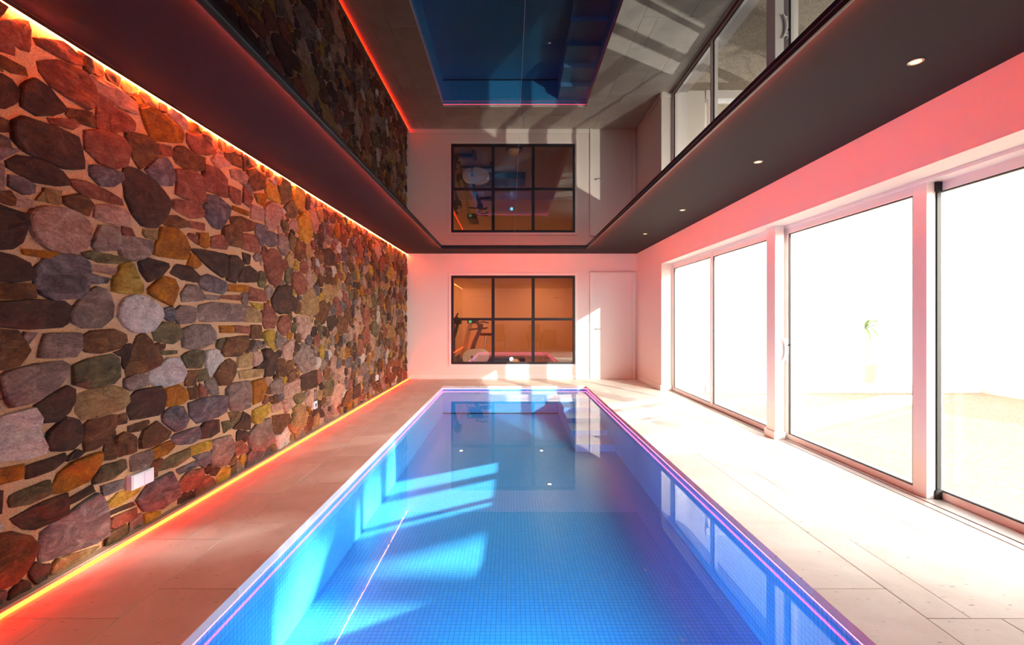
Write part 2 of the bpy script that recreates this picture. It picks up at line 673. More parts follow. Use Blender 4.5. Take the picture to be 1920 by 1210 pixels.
# slim slot of the roller cover along the foot of the far wall
boxes('cover_slot', [((wx0, wy1 - 0.008, zfar + 0.004), (0.84, wy1, zfar + 0.02))], M_rubber, pool)
for (x, y) in ((0.0, 2.6), (0.0, 4.4), (0.1, 6.0)):
    pass

ws = bpy.data.meshes.new('pool_water')
ws.from_pydata([(wx0, wy0, -0.076), (wx1, wy0, -0.076), (wx1, wy1, -0.076), (wx0, wy1, -0.076)], [], [(0, 1, 2, 3)])
water = link('pool_water', ws, M_water)
tag(water, 'clear still water filling the blue pool', 'water', kind='stuff')

# underwater lamp in the near end wall
lamp = thing('pool_lamp', (0.02, wy0, -0.26), 'round underwater lamp glowing blue in the near end wall of the pool', 'lamp')
lathe('trim_ring', [(0.085, 0.0), (0.085, 0.02), (0.062, 0.03), (0.062, 0.0)], M_steel, lamp, axis='y')
lathe('lens', [(0.06, 0.005), (0.058, 0.02), (0.02, 0.028)], M_pool_lamp, lamp, axis='y')

# led lines under the coping, in four runs
zl0, zl1 = -0.0515, -0.0465
led = boxes('led_strip', [((wx0, wy0, zl0), (wx0 + 0.007, wy1, zl1)), ((wx1 - 0.007, wy0, zl0), (wx1, wy1, zl1)),
                          ((wx0, wy1 - 0.007, zl0), (wx1, wy1, zl1)), ((wx0, wy0, zl0), (wx1, wy0 + 0.007, zl1))], M_led_pool)
tag(led, 'pink glowing light line tucked under the coping all round the pool', 'light strip')

# ------------------------------------------------------------------ led lines of the stone wall
l1 = thing('led_strip', (XL, 4, H - 0.01), 'glowing red light line where the stone wall meets the dark ceiling', 'light strip')
boxes('diffuser', [((0.013, YN + 0.02 - 4, -0.010), (0.022, YF - 4 - 0.01, 0.006))], M_led_top, l1)
boxes('profile', [((0.0225, YN + 0.02 - 4, -0.0088), (0.026, YF - 4 - 0.01, 0.009))], M_black, l1)
l2 = thing('led_strip', (XL, 4, 0.0), 'glowing orange red light line along the foot of the stone wall', 'light strip')
boxes('diffuser', [((0.046, YN + 0.02 - 4, -0.010), (0.053, YF - 4 - 0.01, 0.016))], M_led_floor, l2)
boxes('profile', [((0.001, YN + 0.02 - 4, -0.04), (0.0455, YF - 4 - 0.01, 0.028)), ((0.0455, YN + 0.02 - 4, 0.0165), (0.0525, YF - 4 - 0.01, 0.022))], plain('pale_cement', (214, 176, 150), 0.9), l2)

# ------------------------------------------------------------------ black gloss stretch panel in the ceiling
mp_ = thing('ceiling_mirror_panel', (0, 4.8, 2.49), 'large black mirror gloss panel hung under the dark ceiling above the pool', 'ceiling panel')
MX0, MX1, MY0, MY1 = -1.243, 1.35, 1.35 - 4.8, 8.17 - 4.8
boxes('gloss_sheet', [((MX0, MY0, 0.0), (MX1, MY1, 0.004))], M_mirror, mp_)
f = 0.012
zb, zt = -0.030, 0.006


def ring(name, d0, d1, z0, z1, mat):
    return boxes(name, [((MX0 - d1, MY0 - d1, z0), (MX0 - d0, MY1 + d1, z1)), ((MX1 + d0, MY0 - d1, z0), (MX1 + d1, MY1 + d1, z1)),
                        ((MX0 - d0, MY1 + d0, z0), (MX1 + d0, MY1 + d1, z1)), ((MX0 - d0, MY0 - d1, z0), (MX1 + d0, MY0 - d0, z1))], mat, mp_)


ring('frame', 0.0, f, zb, zt, M_black)
ring('bead', f, f + 0.016, -0.020, -0.016, plain('grey_bead', (120, 118, 116), 0.5))
ring('led_tape', f + 0.0005, f + 0.006, -0.013, 0.002, M_led_panel)
ring('inner_lip', -0.0035, 0.0, -0.003, 0.0, plain('lip_metal', (130, 140, 140), 0.3, metal=0.9))
boxes('seam', [((0.0575, MY0, -0.0008), (0.0588, MY1, 0.0))], plain('seam_metal', (120, 120, 125), 0.4, metal=0.6), mp_)

# ------------------------------------------------------------------ recessed downlights
dl = [(2.055, 0.76, 'off to the near end, behind the others'), (2.055, 2.31, 'nearest and largest of the four in view'),
      (2.055, 3.78, 'second from the near end'), (2.055, 5.45, 'third from the near end'),
      (2.055, 6.97, 'farthest one')]
proto = None
for x, y, w in dl:
    t = thing('downlight', (x, y, H), 'small round warm downlight in the dark ceiling, ' + w, 'downlight', 'downlights along the window side')
    if proto is None:
        rg = lathe('rim', [(0.034, 0.0), (0.034, -0.004), (0.024, -0.005), (0.023, 0.0)], M_steel, t)
        bl = lathe('bulb', [(0.0225, 0.0), (0.021, -0.002), (0.006, -0.0045)], M_bulb, t)
        proto = (rg, bl)
    else:
        for q in proto:
            c = q.copy()
            COL.objects.link(c)
            c.parent = t

# ------------------------------------------------------------------ gym window in the far wall
w1 = tag(thing('window_1', (0, YF, 0), None, None), kind=S)
fb = 0.042
boxes('frame', [((GX0, -0.012, GZ0), (GX0 + fb, 0.06, GZ1)), ((GX1 - fb, -0.012, GZ0), (GX1, 0.06, GZ1)),
                ((GX0 + fb, -0.012, GZ0), (GX1 - fb, 0.06, GZ0 + fb)), ((GX0 + fb, -0.012, GZ1 - fb * 1.2), (GX1 - fb, 0.06, GZ1))], M_black, w1)
gm = 1.192
xs = [GX0 + fb, -0.356, 0.443, GX1 - fb]
for xm in xs[1:3]:
    boxes('mullion', [((xm - 0.03, -0.008, GZ0 + fb), (xm + 0.03, 0.055, GZ1 - fb * 1.2))], M_black, w1)
for i in range(3):
    xa = xs[i] + (0.03 if i else 0)
    xb = xs[i + 1] - (0.03 if i < 2 else 0)
    boxes('glazing_bar', [((xa, -0.006, gm - 0.025), (xb, 0.05, gm + 0.025))], M_black, w1)
    for (za, zb2) in ((GZ0 + fb, gm - 0.025), (gm + 0.025, GZ1 - fb * 1.2)):
        me = bpy.data.meshes.new('pane')
        me.from_pydata([(xa, 0.02, za), (xb, 0.02, za), (xb, 0.02, zb2), (xa, 0.02, zb2)], [], [(0, 1, 2, 3)])
        link('pane', me, M_gymglass, w1)
tw = 0.048
boxes('casing', [((GX0 - tw, -0.018, GZ0 - tw), (GX0, 0, GZ1 + tw)), ((GX1, -0.018, GZ0 - tw), (GX1 + tw, 0, GZ1 + tw)),
                 ((GX0, -0.018, GZ0 - tw), (GX1, 0, GZ0)), ((GX0, -0.018, GZ1), (GX1, 0, GZ1 + tw))], M_paint, w1, bevel=0.002)

# ------------------------------------------------------------------ white door
d1 = tag(thing('door_1', (0, YF, 0), None, None), kind=S)
DX0, DX1, DZ = 1.625, 2.41, 2.07
boxes('door_leaf', [((DX0, -0.006, 0.008), (DX1, 0.0, DZ))], M_paint, d1, bevel=0.002)
boxes('door_frame', [((DX0 - 0.055, -0.032, 0), (DX0 - 0.004, 0, DZ + 0.06)), ((DX1 + 0.004, -0.032, 0), (DX1 + 0.055, 0, DZ + 0.06)),
                     ((DX0 - 0.004, -0.032, DZ + 0.004), (DX1 + 0.004, 0, DZ + 0.06))], M_paint, d1, bevel=0.003)
hb = bmesh.new()
add_lathe(hb, [(0.024, -0.006), (0.024, -0.014)], 20, (DX0 + 0.06, 0, 1.0), 'y')
add_tube(hb, [(DX0 + 0.06, -0.012, 1.0), (DX0 + 0.06, -0.05, 1.0), (DX0 + 0.09, -0.055, 1.0), (DX0 + 0.17, -0.055, 1.0)], 0.009)
finish(hb, 'door_handle', M_steel, d1, True)


# ------------------------------------------------------------------ glazing of the window side
def pane_yz(name, x, y0, y1, z0, z1, mat, parent):
    me = bpy.data.meshes.new(name)
    me.from_pydata([(x, y0, z0), (x, y1, z0), (x, y1, z1), (x, y0, z1)], [], [(0, 1, 2, 3)])
    return link(name, me, mat, parent)


def leaf(parent, x0, x1, y0, y1, z0, z1, sl, sr, rb, rt, gx):
    """framed leaf in the YZ plane: stiles sl (far) and sr (near), rails rb, rt"""
    boxes('stile', [((x0, y0, z0), (x1, y0 + sr, z1))], M_frame, parent, bevel=0.003)
    boxes('stile', [((x0, y1 - sl, z0), (x1, y1, z1))], M_frame, parent, bevel=0.003)
    boxes('bottom_rail', [((x0, y0 + sr, z0), (x1, y1 - sl, z0 + rb))], M_frame, parent, bevel=0.003)
    boxes('top_rail', [((x0, y0 + sr, z1 - rt), (x1, y1 - sl, z1))], M_frame, parent, bevel=0.003)
    pane_yz('pane', gx, y0 + sr, y1 - sl, z0 + rb, z1 - rt, M_glass, parent)
    g = 0.007
    xx = (x0 + 0.004, x0 + 0.022)
    boxes('gasket', [((xx[0], y0 + sr, z0 + rb), (xx[1], y0 + sr + g, z1 - rt)), ((xx[0], y1 - sl - g, z0 + rb), (xx[1], y1 - sl, z1 - rt)),
                     ((xx[0], y0 + sr, z0 + rb), (xx[1], y1 - sl, z0 + rb + g)), ((xx[0], y0 + sr, z1 - rt - g), (xx[1], y1 - sl, z1 - rt))],
          M_rubber, parent)


w2 = tag(thing('window_2', (0, 0, 0), None, None), kind=S)
leaf(w2, 2.69, 2.76, 6.10, 7.575, 0.01, 2.10, 0.05, 0.045, 0.05, 0.07, 2.715)
w3 = tag(thing('window_3', (0, 0, 0), None, None), kind=S)
leaf(w3, 2.70, 2.77, 4.67, 6.10, 0.01, 2.10, 0.012, 0.05, 0.05, 0.07, 2.73)
d2 = tag(thing('door_2', (0, 0, 0), None, None), kind=S)
leaf(d2, 2.74, 2.80, 3.00, 4.60, 0.006, 2.10, 0.105, 0.105, 0.05, 0.065, 2.765)
d3 = tag(thing('door_3', (0, 0, 0), None, None), kind=S)
leaf(d3, 2.83, 2.89, 1.47, 3.10, 0.006, 2.10, 0.055, 0.08, 0.05, 0.065, 2.86)
# head track and closing pieces over the leaves
boxes('trim_5', [((2.72, 1.45, 2.095), (2.93, 4.60, HEAD)), ((2.68, 4.60, 2.095), (2.93, 7.59, HEAD))], M_frame, kind=S, bevel=0.002)
boxes('trim_6', [((2.69, 7.575, 0), (2.93, 7.59, HEAD)), ((2.73, 1.45, 0), (2.93, 1.47, HEAD))], M_frame, kind=S)
# black sealing blocks at the head and foot of the sliding leaf
for z0, z1, up in ((0.006, 0.075, 1), (2.02, 2.095, -1)):
    bm = bmesh.new()
    r = 0.024
    cyy = 2.815
    pts = []
    for kk in range(9):
        a = PI * kk / 8
        pts.append((cyy + r * math.cos(a), (z1 - r + r * math.sin(a)) if up > 0 else (z0 + r - r * math.sin(a))))
    if up > 0:
        pts = pts + [(cyy - r, z0), (cyy + r, z0)]
    else:
        pts = pts + [(cyy - r, z1), (cyy + r, z1)]
    add_prism(bm, pts, 2.985, 3.0)
    finish(bm, 'sealing_block', M_rubber, d2)
boxes('interlock', [((2.802, 2.99, 0.006), (2.828, 3.012, 2.095))], M_rubber, d2)
# bow handle with its latch
hb = bmesh.new()
pts = []
for kk in range(11):
    a = (kk / 10 - 0.5) * 2
    pts.append((2.722 - 0.036 * a * a, 4.495, 0.89 + 0.118 * a))
add_tube(hb, pts, [0.010 + 0.007 * (1 - abs((q / 10 - 0.5) * 2)) for q in range(11)], 10)
for zz in (0.80, 0.98):
    add_tube(hb, [(2.744, 4.505, zz), (2.705, 4.497, zz)], 0.008, 8)
add_box(hb, (2.732, 4.497, 0.77), (2.741, 4.53, 1.01), 0.003)
finish(hb, 'handle', M_switch, d2, True)
tube('latch', [(2.735, 4.49, 0.93), (2.745, 4.47, 0.945)], 0.006, M_rubber, d2)

# ------------------------------------------------------------------ switch plates on the stone wall
def plate(y, z, n, lab, sock=False):
    t = thing('light_switch' if not sock else 'power_socket', (XL + 0.030, y, z), lab, 'switch' if not sock else 'socket')
    wd = 0.0775 * n
    boxes('cover_plate', [((-0.028, -wd / 2, -0.04), (0.003, wd / 2, 0.04))], M_switch, t, bevel=0.002)
    for i in range(n):
        yc = -wd / 2 + 0.0775 * (i + 0.5)
        bm = bmesh.new()
        if sock:
            add_lathe(bm, [(0.026, 0.003), (0.024, 0.005), (0.021, 0.0045), (0.020, 0.0)], 20, (0, yc, 0), 'x')
            finish(bm, 'socket_insert', M_switch, t, True)
        else:
            add_box(bm, (0.002, yc - 0.031, -0.034), (0.0065, yc + 0.031, 0.034), 0.0015)
            finish(bm, 'rocker', M_switch, t)
    return t


plate(2.54, 0.30, 2, 'white double switch plate low on the stone wall, nearest to the camera')
plate(4.79, 0.288, 1, 'small white socket plate low on the stone wall, halfway along the pool', True)
plate(7.03, 0.29, 1, 'small white socket plate low on the stone wall, farthest near the white end wall', True)

# ------------------------------------------------------------------ stones of the left wall
SX = XL + 0.02      # plane the traced outlines are projected onto
CR = {'A': (0, 40, 4.654), 'B': (0, 280, 4.654), 'C': (0, 520, 4.654), 'D': (0, 760, 3.361),
      'E': (240, 160, 4.654), 'F': (240, 400, 4.654), 'G': (240, 640, 4.654), 'H': (200, 700, 3.5556)}
TR = '''
A k 30 470 110 520 170 600 150 690 70 740 -60 720 -60 470
A k 225 570 330 510 450 590 575 740 600 780 470 800 360 815 220 740
A r 370 360 560 360 760 450 830 560 850 700 780 760 600 640 480 560 390 450
A r 340 150 560 190 720 310 740 385 600 330 380 220
A r 0 0 240 0 270 80 265 250 200 220 100 130 0 50
A r 0 90 130 200 140 280 0 230
A b 0 290 230 400 240 460 130 430 0 360
A r 875 640 1005 720 970 850 975 960 865 920 880 740
A r 1015 760 1100 800 1190 890 1180 950 1000 970 980 880
A b 640 770 800 800 835 870 830 920 690 870 620 820
A s 830 470 1000 560 1190 700 1200 810 1100 770 930 640 850 590
A r 470 850 640 860 700 900 640 930 480 890
A k 140 870 250 850 480 930 690 1010 730 1130 745 1290 560 1270 400 1190 240 1130 150 1030
A r 770 960 900 960 1080 1020 1130 1110 1110 1250 1020 1275 900 1230 780 1120
A b -60 830 90 870 90 950 -60 960
B k 90 110 200 60 400 110 540 190 600 260 600 310 500 310 340 270 200 210 100 160
B g -80 100 50 150 50 340 -80 370
B p 130 235 220 265 310 310 300 375 230 375 120 320
B t 350 440 400 370 445 460
B t 415 345 560 370 540 470 455 455
B s 150 400 290 450 300 500 145 490
B b 20 380 110 375 140 430 130 480 20 440
B s 270 590 330 530 430 510 600 530 720 570 800 640 830 700 800 820 740 880 600 890 480 870 340 780 310 690
B k -80 460 120 540 240 570 220 680 185 800 130 850 -80 850
B b 590 420 720 410 800 440 830 480 790 570 700 520 590 470
B s 870 490 1000 500 1140 550 1140 660 1000 640 860 600
B g 900 680 1050 690 1060 780 1040 870 880 880 830 830
B p 820 145 900 160 1100 210 1100 260 1000 310 900 310 830 230
B r 640 270 780 290 960 370 1080 430 1100 490 950 450 760 400 680 330
B o 240 870 420 895 540 905 420 940 260 920
B v 760 900 850 895 1080 940 1170 980 1080 1000 900 980 760 940
B p 340 1040 430 960 600 930 710 935 780 990 775 1150 740 1260 690 1290 500 1300 390 1260 345 1180
B k -80 880 150 950 270 1000 290 1130 150 1140 -80 1130
B s 820 1010 960 1030 1070 1060 1000 1090 820 1060
B p 810 1090 980 1130 940 1165 810 1170
B r 1100 680 1160 700 1190 760 1110 750
F g -50 200 60 220 230 240 250 310 200 370 80 405 -30 380 -60 300
C b -80 50 290 65 310 180 -80 185
C k -80 225 330 215 560 215 640 260 610 400 560 430 300 435 -80 420
C g 680 260 790 130 860 90 960 120 1010 250 1000 350 900 430 760 430 660 390 650 310
C b -80 475 180 475 230 570 265 640 170 760 50 790 -80 790
C g 430 500 720 495 715 620 660 690 370 700 390 620
C g 250 490 340 490 280 570 240 530
C b 750 520 830 475 1000 465 1110 500 1120 560 1060 620 900 650 780 650 745 590
C g 30 870 110 820 330 780 550 735 620 770 600 860 500 970 340 1060 130 1130 80 1050 60 960
C v 670 770 800 720 1000 680 1060 710 1060 870 1000 920 800 960 680 930
C k 350 1120 480 1040 600 955 660 990 660 1080 610 1170 520 1240 430 1260 380 1180
C t 700 1030 840 990 1000 960 1110 990 1115 1090 1050 1150 900 1200 760 1240 690 1180
D w -60 110 120 55 220 20 270 90 240 170 300 260 290 300 150 330 -60 365
D k 330 170 430 85 510 100 540 150 520 230 470 275 360 280 310 240
D b 555 130 610 75 740 65 740 130 700 210 620 270 560 285 550 200
D b 665 340 690 240 750 165 735 250 735 330
D b 750 210 800 175 865 205 870 290 750 320
D b 745 120 770 70 810 55 810 110
D k 190 385 410 310 430 340 330 400 200 460
D o -60 425 150 380 155 460 -60 520
D o 350 550 400 430 470 370 640 300 640 350 560 480 440 540
D k 450 330 500 285 545 300 500 330 450 350
D v 95 570 310 480 320 560 200 610 95 640
D v 620 440 640 395 800 345 810 400 720 455 610 495
D k 100 715 300 620 430 560 430 690 250 770 180 775
D k 440 600 590 510 610 550 500 600 430 640
D p 285 800 440 700 620 560 665 620 680 740 680 820 600 870 430 930 275 990 280 880
D b -60 840 100 810 200 840 250 890 200 990 120 1110 -60 1190
D p 665 510 790 470 790 520 670 570
D k 690 680 840 615 855 635 700 700
D r 700 760 730 710 870 650 874 700 740 770
D k -60 560 25 550 20 670 -60 700
E o 130 210 200 190 350 280 480 380 505 430 490 500 350 480 240 480 190 380
E b 0 410 110 440 180 450 260 540 270 600 180 680 125 730 80 640 30 540
E p 175 740 260 650 340 640 390 710 430 820 400 870 300 860 230 800
E k 0 710 120 750 240 840 330 930 380 1030 340 1120 240 1235 140 1210 60 1110 10 980 -15 820
E r 270 515 390 535 410 620 320 600 280 570
E b 430 550 500 540 570 600 660 630 660 740 560 740 450 680 420 620
E r 540 420 640 430 700 500 780 590 700 600 590 580 540 500
E r 440 740 560 750 640 800 680 980 640 1040 530 980 440 950 450 860
E r 670 690 780 730 870 820 890 980 830 960 670 900
E s 750 650 800 600 890 680 885 705 800 720
E b 860 590 930 590 1000 650 1005 720 930 680 870 640
E s 910 740 1000 750 1050 800 1040 860 930 810
E b 1050 740 1110 730 1210 800 1200 900 1110 920 1070 850
E r 890 880 1000 920 1000 1040 940 1020 890 950
E r 1030 890 1110 980 1070 1050 1020 1020
E r 420 1000 560 1020 670 1090 670 1150 560 1150 420 1080
E p 690 960 800 980 920 1070 900 1150 820 1250 760 1230 680 1120
E o 1120 950 1210 950 1200 1050 1150 1020
E s 1090 1040 1200 1090 1190 1180 1090 1160
E o 930 1050 1060 1100 1060 1140 940 1090
F b 340 30 430 30 520 70 520 120 420 120 330 90
F r 550 70 680 90 680 150 550 120
F o 310 130 430 140 500 210 550 300 530 400 400 380 250 360 250 290 290 230
F k 120 430 200 400 370 440 380 470 300 540 200 590 140 500
F k 390 520 460 450 560 480 620 540 610 600 500 570
F o 200 660 330 560 430 580 460 660 430 740 390 800 280 740 210 700
F g 490 700 540 630 640 640 685 720 670 760 500 770
F w 0 750 90 720 200 750 290 830 310 900 230 1020 80 1030 0 980 -60 900 -40 800
F y -100 580 -30 450 70 450 100 560 150 620 160 690 0 690 -110 680
F k 560 310 700 330 875 360 875 560 830 555 720 460 600 350
F k 890 370 960 380 1020 440 1010 480 960 600 880 580
F b 850 120 930 110 1010 160 1000 300 900 270 840 200
F r 1020 180 1130 200 1160 300 1160 350 1015 310
F o 630 180 720 180 730 280 690 290 630 270
F r 750 210 830 200 870 260 860 310 750 300
F b 910 30 1000 40 1110 80 1115 150 1020 150 920 90
F p 1125 90 1210 120 1210 250 1180 280 1130 170
F k 1020 350 1080 370 1070 440 1030 430
F k 980 560 1020 480 1080 470 1150 520 1130 600 990 600
F p 640 560 720 540 860 600 880 640 830 700 700 670 640 610
F o 900 620 1060 630 1050 690 890 680
F r 1070 640 1200 680 1210 770 1080 760
F g 640 800 760 785 1015 800 1020 945 660 945 630 880
F g 430 850 480 810 600 830 610 900 580 950 450 960
F t 1035 830 1080 820 1170 870 1180 950 1040 945
F y 1080 780 1180 795 1195 835 1130 830
F v 240 1040 330 960 440 970 460 1080 400 1130 270 1110
F g 490 1010 600 980 730 980 790 1050 770 1130 620 1180 500 1170
F o 820 985 930 985 930 1045 830 1040
F r 945 980 1080 990 1070 1050 945 1040
F b 1090 980 1180 980 1180 1090 1080 1090
F v 800 1110 870 1090 830 1180 790 1170
F b 835 1210 890 1090 1055 1070 1060 1160 980 1240 860 1250
F g 690 715 815 720 810 755 700 755
F r 830 715 1010 715 980 760 840 745
F r 560 180 610 200 610 260 545 200
G b 40 180 100 -30 150 -60 200 0 300 150 280 210 150 260 20 300 10 240
G v 310 90 440 80 440 110 320 120
G w 215 260 300 220 360 160 440 150 510 280 480 350 380 380 270 385 215 350
G g 0 330 100 300 195 300 195 380 60 420 0 400
G v 490 130 560 95 670 80 690 140 650 230 530 230
G w 700 95 780 80 850 150 840 220 730 310 700 210
G b 520 270 620 260 600 380 520 385
G v 640 260 690 250 710 320 640 350
G b 770 290 830 200 900 160 950 190 960 270 900 370 810 380
G t 980 130 1095 105 1080 220 970 230
G s 1110 110 1190 105 1190 210 1110 210
G t 980 260 1190 230 1180 300 1000 330
G k 40 500 100 440 290 400 330 480 320 600 270 640 60 680 30 600
G o 350 420 460 395 530 430 545 500 500 540 345 570
G p 320 640 400 585 490 575 540 680 500 750 430 780 330 700
G p 550 540 700 500 860 475 860 620 780 660 630 710 560 650
G g 875 420 930 370 1070 350 1090 480 1080 570 1000 600 920 600 880 520
G o 1100 350 1190 330 1210 400 1190 510 1110 550 1110 450
G b 125 860 160 780 270 715 390 790 360 850 250 900 125 940
G b 40 740 190 695 200 720 120 770 40 790
G p 410 840 440 810 620 750 635 840 560 890 440 900
G k 645 760 700 700 800 690 815 790 740 830 650 850
G o 235 940 380 880 420 920 350 980 240 1035
G g 60 1010 220 950 230 1000 180 1090 60 1130
G g 750 870 900 830 930 900 930 970 870 1080 750 1080
G y 550 930 735 865 735 940 560 1000
G v 300 1070 400 1010 540 940 540 1010 430 1080 300 1130
G p 450 1120 620 1040 620 1090 480 1160
G r 950 890 1010 880 1060 930 1040 970 950 1000
G g 1060 820 1140 720 1210 690 1250 670 1280 880 1170 950 1085 955
G k 930 760 1000 690 1020 620 1070 650 1070 770
G y 1090 700 1110 600 1210 560 1260 545 1250 620 1150 715
G v 840 710 900 700 910 740 860 790
H p 215 850 300 740 440 665 485 765 490 820 380 895 270 920
H r 500 730 560 660 640 640 655 700 600 765 505 795
H y 10 880 100 805 240 760 225 800 100 870 15 895
H b 1115 285 1220 272 1230 310 1160 400 1130 400
H g 1100 70 1170 30 1175 130 1105 140
H s 1190 80 1290 40 1290 130 1190 160
H k 1300 20 1400 -20 1400 90 1305 120
H s 1180 180 1250 160 1250 220 1200 260
H s 1110 220 1175 200 1170 240 1120 260
H k 1380 290 1400 210 1430 180 1440 240
H b 1565 225 1600 130 1640 100 1645 170 1600 215
H k 1650 175 1650 100 1690 70 1690 150
'''


def unproj(px, py):
    Y = 853.33 * SX / (px - 958)
    return Y, 1.19 - (py - 599) * Y / 853.33


polys = []
for ln in TR.strip().splitlines():
    q = ln.split()
    ox, oy, s = CR[q[0]]
    c = [float(t) for t in q[2:]]
    pl = [unproj(ox + c[i] / s, oy + c[i + 1] / s) for i in range(0, len(c), 2)]
    pl = [(y, min(2.485, max(0.018, z))) for y, z in pl]
    cyc, czc = sum(p[0] for p in pl) / len(pl), sum(p[1] for p in pl) / len(pl)
    ex = []
    for y, z in pl:
        dd = math.hypot(y - cyc, z - czc)
        e = 1 + 0.014 / max(dd, 0.02)
        ex.append((cyc + (y - cyc) * e, min(2.485, max(0.018, czc + (z - czc) * e))))
    polys.append((q[1], ex))

# rasterise the traced stones, then fill what is left with grown stones
RS = 0.01
NY, NZ = int((YF - YN) / RS), int(H / RS)
occ = np.zeros((NY, NZ), bool)
gy, gz = np.meshgrid(YN + (np.arange(NY) + 0.5) * RS, (np.arange(NZ) + 0.5) * RS, indexing='ij')


def inside(poly):
    ys = np.array([p[0] for p in poly])
    zs = np.array([p[1] for p in poly])
    i0, i1 = max(0, int((ys.min() - YN) / RS) - 1), min(NY, int((ys.max() - YN) / RS) + 2)
    j0, j1 = max(0, int(zs.min() / RS) - 1), min(NZ, int(zs.max() / RS) + 2)
    X_, Z_ = gy[i0:i1, j0:j1], gz[i0:i1, j0:j1]
    m = np.zeros(X_.shape, bool)
    n = len(poly)
    for a in range(n):
        y1, z1 = poly[a]
        y2, z2 = poly[(a + 1) % n]
        if z1 == z2:
            continue
        cond = ((z1 > Z_) != (z2 > Z_)) & (X_ < (y2 - y1) * (Z_ - z1) / (z2 - z1) + y1)
        m ^= cond
    return i0, i1, j0, j1, m


for _, pl in polys:
    i0, i1, j0, j1, m = inside(pl)
    occ[i0:i1, j0:j1] |= m
for (y, z, wd) in ((2.54, 0.30, 0.155), (4.79, 0.288, 0.0775), (7.03, 0.29, 0.0775)):
    occ[int((y - wd / 2 - 0.01 - YN) / RS):int((y + wd / 2 + 0.01 - YN) / RS), int((z - 0.05) / RS):int((z + 0.05) / RS)] = True
occ[:, 0:1] = True


def dist_clear(y, z):
    """distance to the nearest traced pixel, up to 0.2 m"""
    i, j = int((y - YN) / RS), int(z / RS)
    R_ = 20
    i0, i1, j0, j1 = max(0, i - R_), min(NY, i + R_), max(0, j - R_), min(NZ, j + R_)
    sub = occ[i0:i1, j0:j1]
    if not sub.any():
        return 0.2
    a, b = np.nonzero(sub)
    return float(np.sqrt(((a + i0 - i) ** 2 + (b + j0 - j) ** 2).min()) * RS)


rng = random.Random(11)
seeds = []


def try_seed(y, z, r, asp):
    for (a, b, rr, s2, _) in seeds:
        if abs(a - y) < 0.5 and abs(b - z) < 0.4:
            if math.hypot((a - y) / (0.5 * (asp + s2)), b - z) < 0.74 * (r + rr):
                return
    if z < r * 0.5 or z > H - r * 0.5:
        return
    if dist_clear(y, z) < r * 0.62:
        return
    seeds.append((y, z, r, asp, rng.uniform(-0.35, 0.35)))


for rad, tries in ((0.150, 260), (0.120, 700), (0.095, 1500), (0.070, 2600), (0.05, 4200), (0.034, 5200)):
    for _ in range(tries):
        y = rng.uniform(YN + 0.04, YF - 0.03)
        z = rng.uniform(0.03, H - 0.02)
        if rad > 0.09 and y > 4.7 and rng.random() < 0.88:
            continue
        if rad < 0.06 and y < 1.5:
            continue
        asp = rng.uniform(1.0, 1.7) if rng.random() < 0.75 else rng.uniform(0.65, 1.0)
        try_seed(y, z, rad * rng.uniform(0.85, 1.12), asp)

SA = np.array([(s[0], s[1], s[2], s[3], s[4]) for s in seeds])
grown = []
for i, (y, z, r, asp, an) in enumerate(seeds):
    near = [j for j in range(len(seeds)) if j != i and abs(SA[j, 0] - y) < 0.7 and abs(SA[j, 1] - z) < 0.6]
    nb = SA[near]
    ca, sa = math.cos(an), math.sin(an)
    pl = []
    K = 16
    for k in range(K):
        th = 2 * PI * (k + rng.uniform(-0.25, 0.25)) / K
        dy, dz = math.cos(th), math.sin(th)
        L = 0.012
        lim = r * 2.3 * (asp if abs(dy) > 0.7 else 1.15)
        while L < lim:
            py, pz = y + dy * L, z + dz * L
            ii, jj = int((py - YN) / RS), int(pz / RS)
            if not (0 <= ii < NY and 0 <= jj < NZ) or occ[ii, jj] or pz < 0.016 or pz > H - 0.015:
                break
            a_, b_ = py - y, pz - z
            u, w = a_ * ca + b_ * sa, -a_ * sa + b_ * ca
            di = math.hypot(u / asp, w) / r
            if len(nb):
                da, db = py - nb[:, 0], pz - nb[:, 1]
                c2, s2 = np.cos(nb[:, 4]), np.sin(nb[:, 4])
                dj = np.hypot((da * c2 + db * s2) / nb[:, 3], -da * s2 + db * c2) / nb[:, 2]
                if dj.min() < di:
                    break
            L += 0.006
        L = max(0.012, L - 0.007)
        pl.append((y + dy * L, z + dz * L))
    grown.append((rng.choice('bbbbbkkkogggpprrrsssttvvyw' if rng.random() < 0.95 else 'oyb'), pl))


def area(p):
    return abs(sum(p[i][0] * p[(i + 1) % len(p)][1] - p[(i + 1) % len(p)][0] * p[i][1] for i in range(len(p)))) / 2


def densify(pl, step):
    out = []
    n = len(pl)
    for i in range(n):
        a, b = pl[i], pl[(i + 1) % n]
        d = math.hypot(a[0] - b[0], a[1] - b[1])
        k = max(1, int(round(d / step)))
        for t in range(k):
            f_ = t / k
            out.append((a[0] + (b[0] - a[0]) * f_, a[1] + (b[1] - a[1]) * f_))
    # soften the corners
    n = len(out)
    return [((out[i - 1][0] + 14 * out[i][0] + out[(i + 1) % n][0]) / 16, (out[i - 1][1] + 14 * out[i][1] + out[(i + 1) % n][1]) / 16) for i in range(n)]


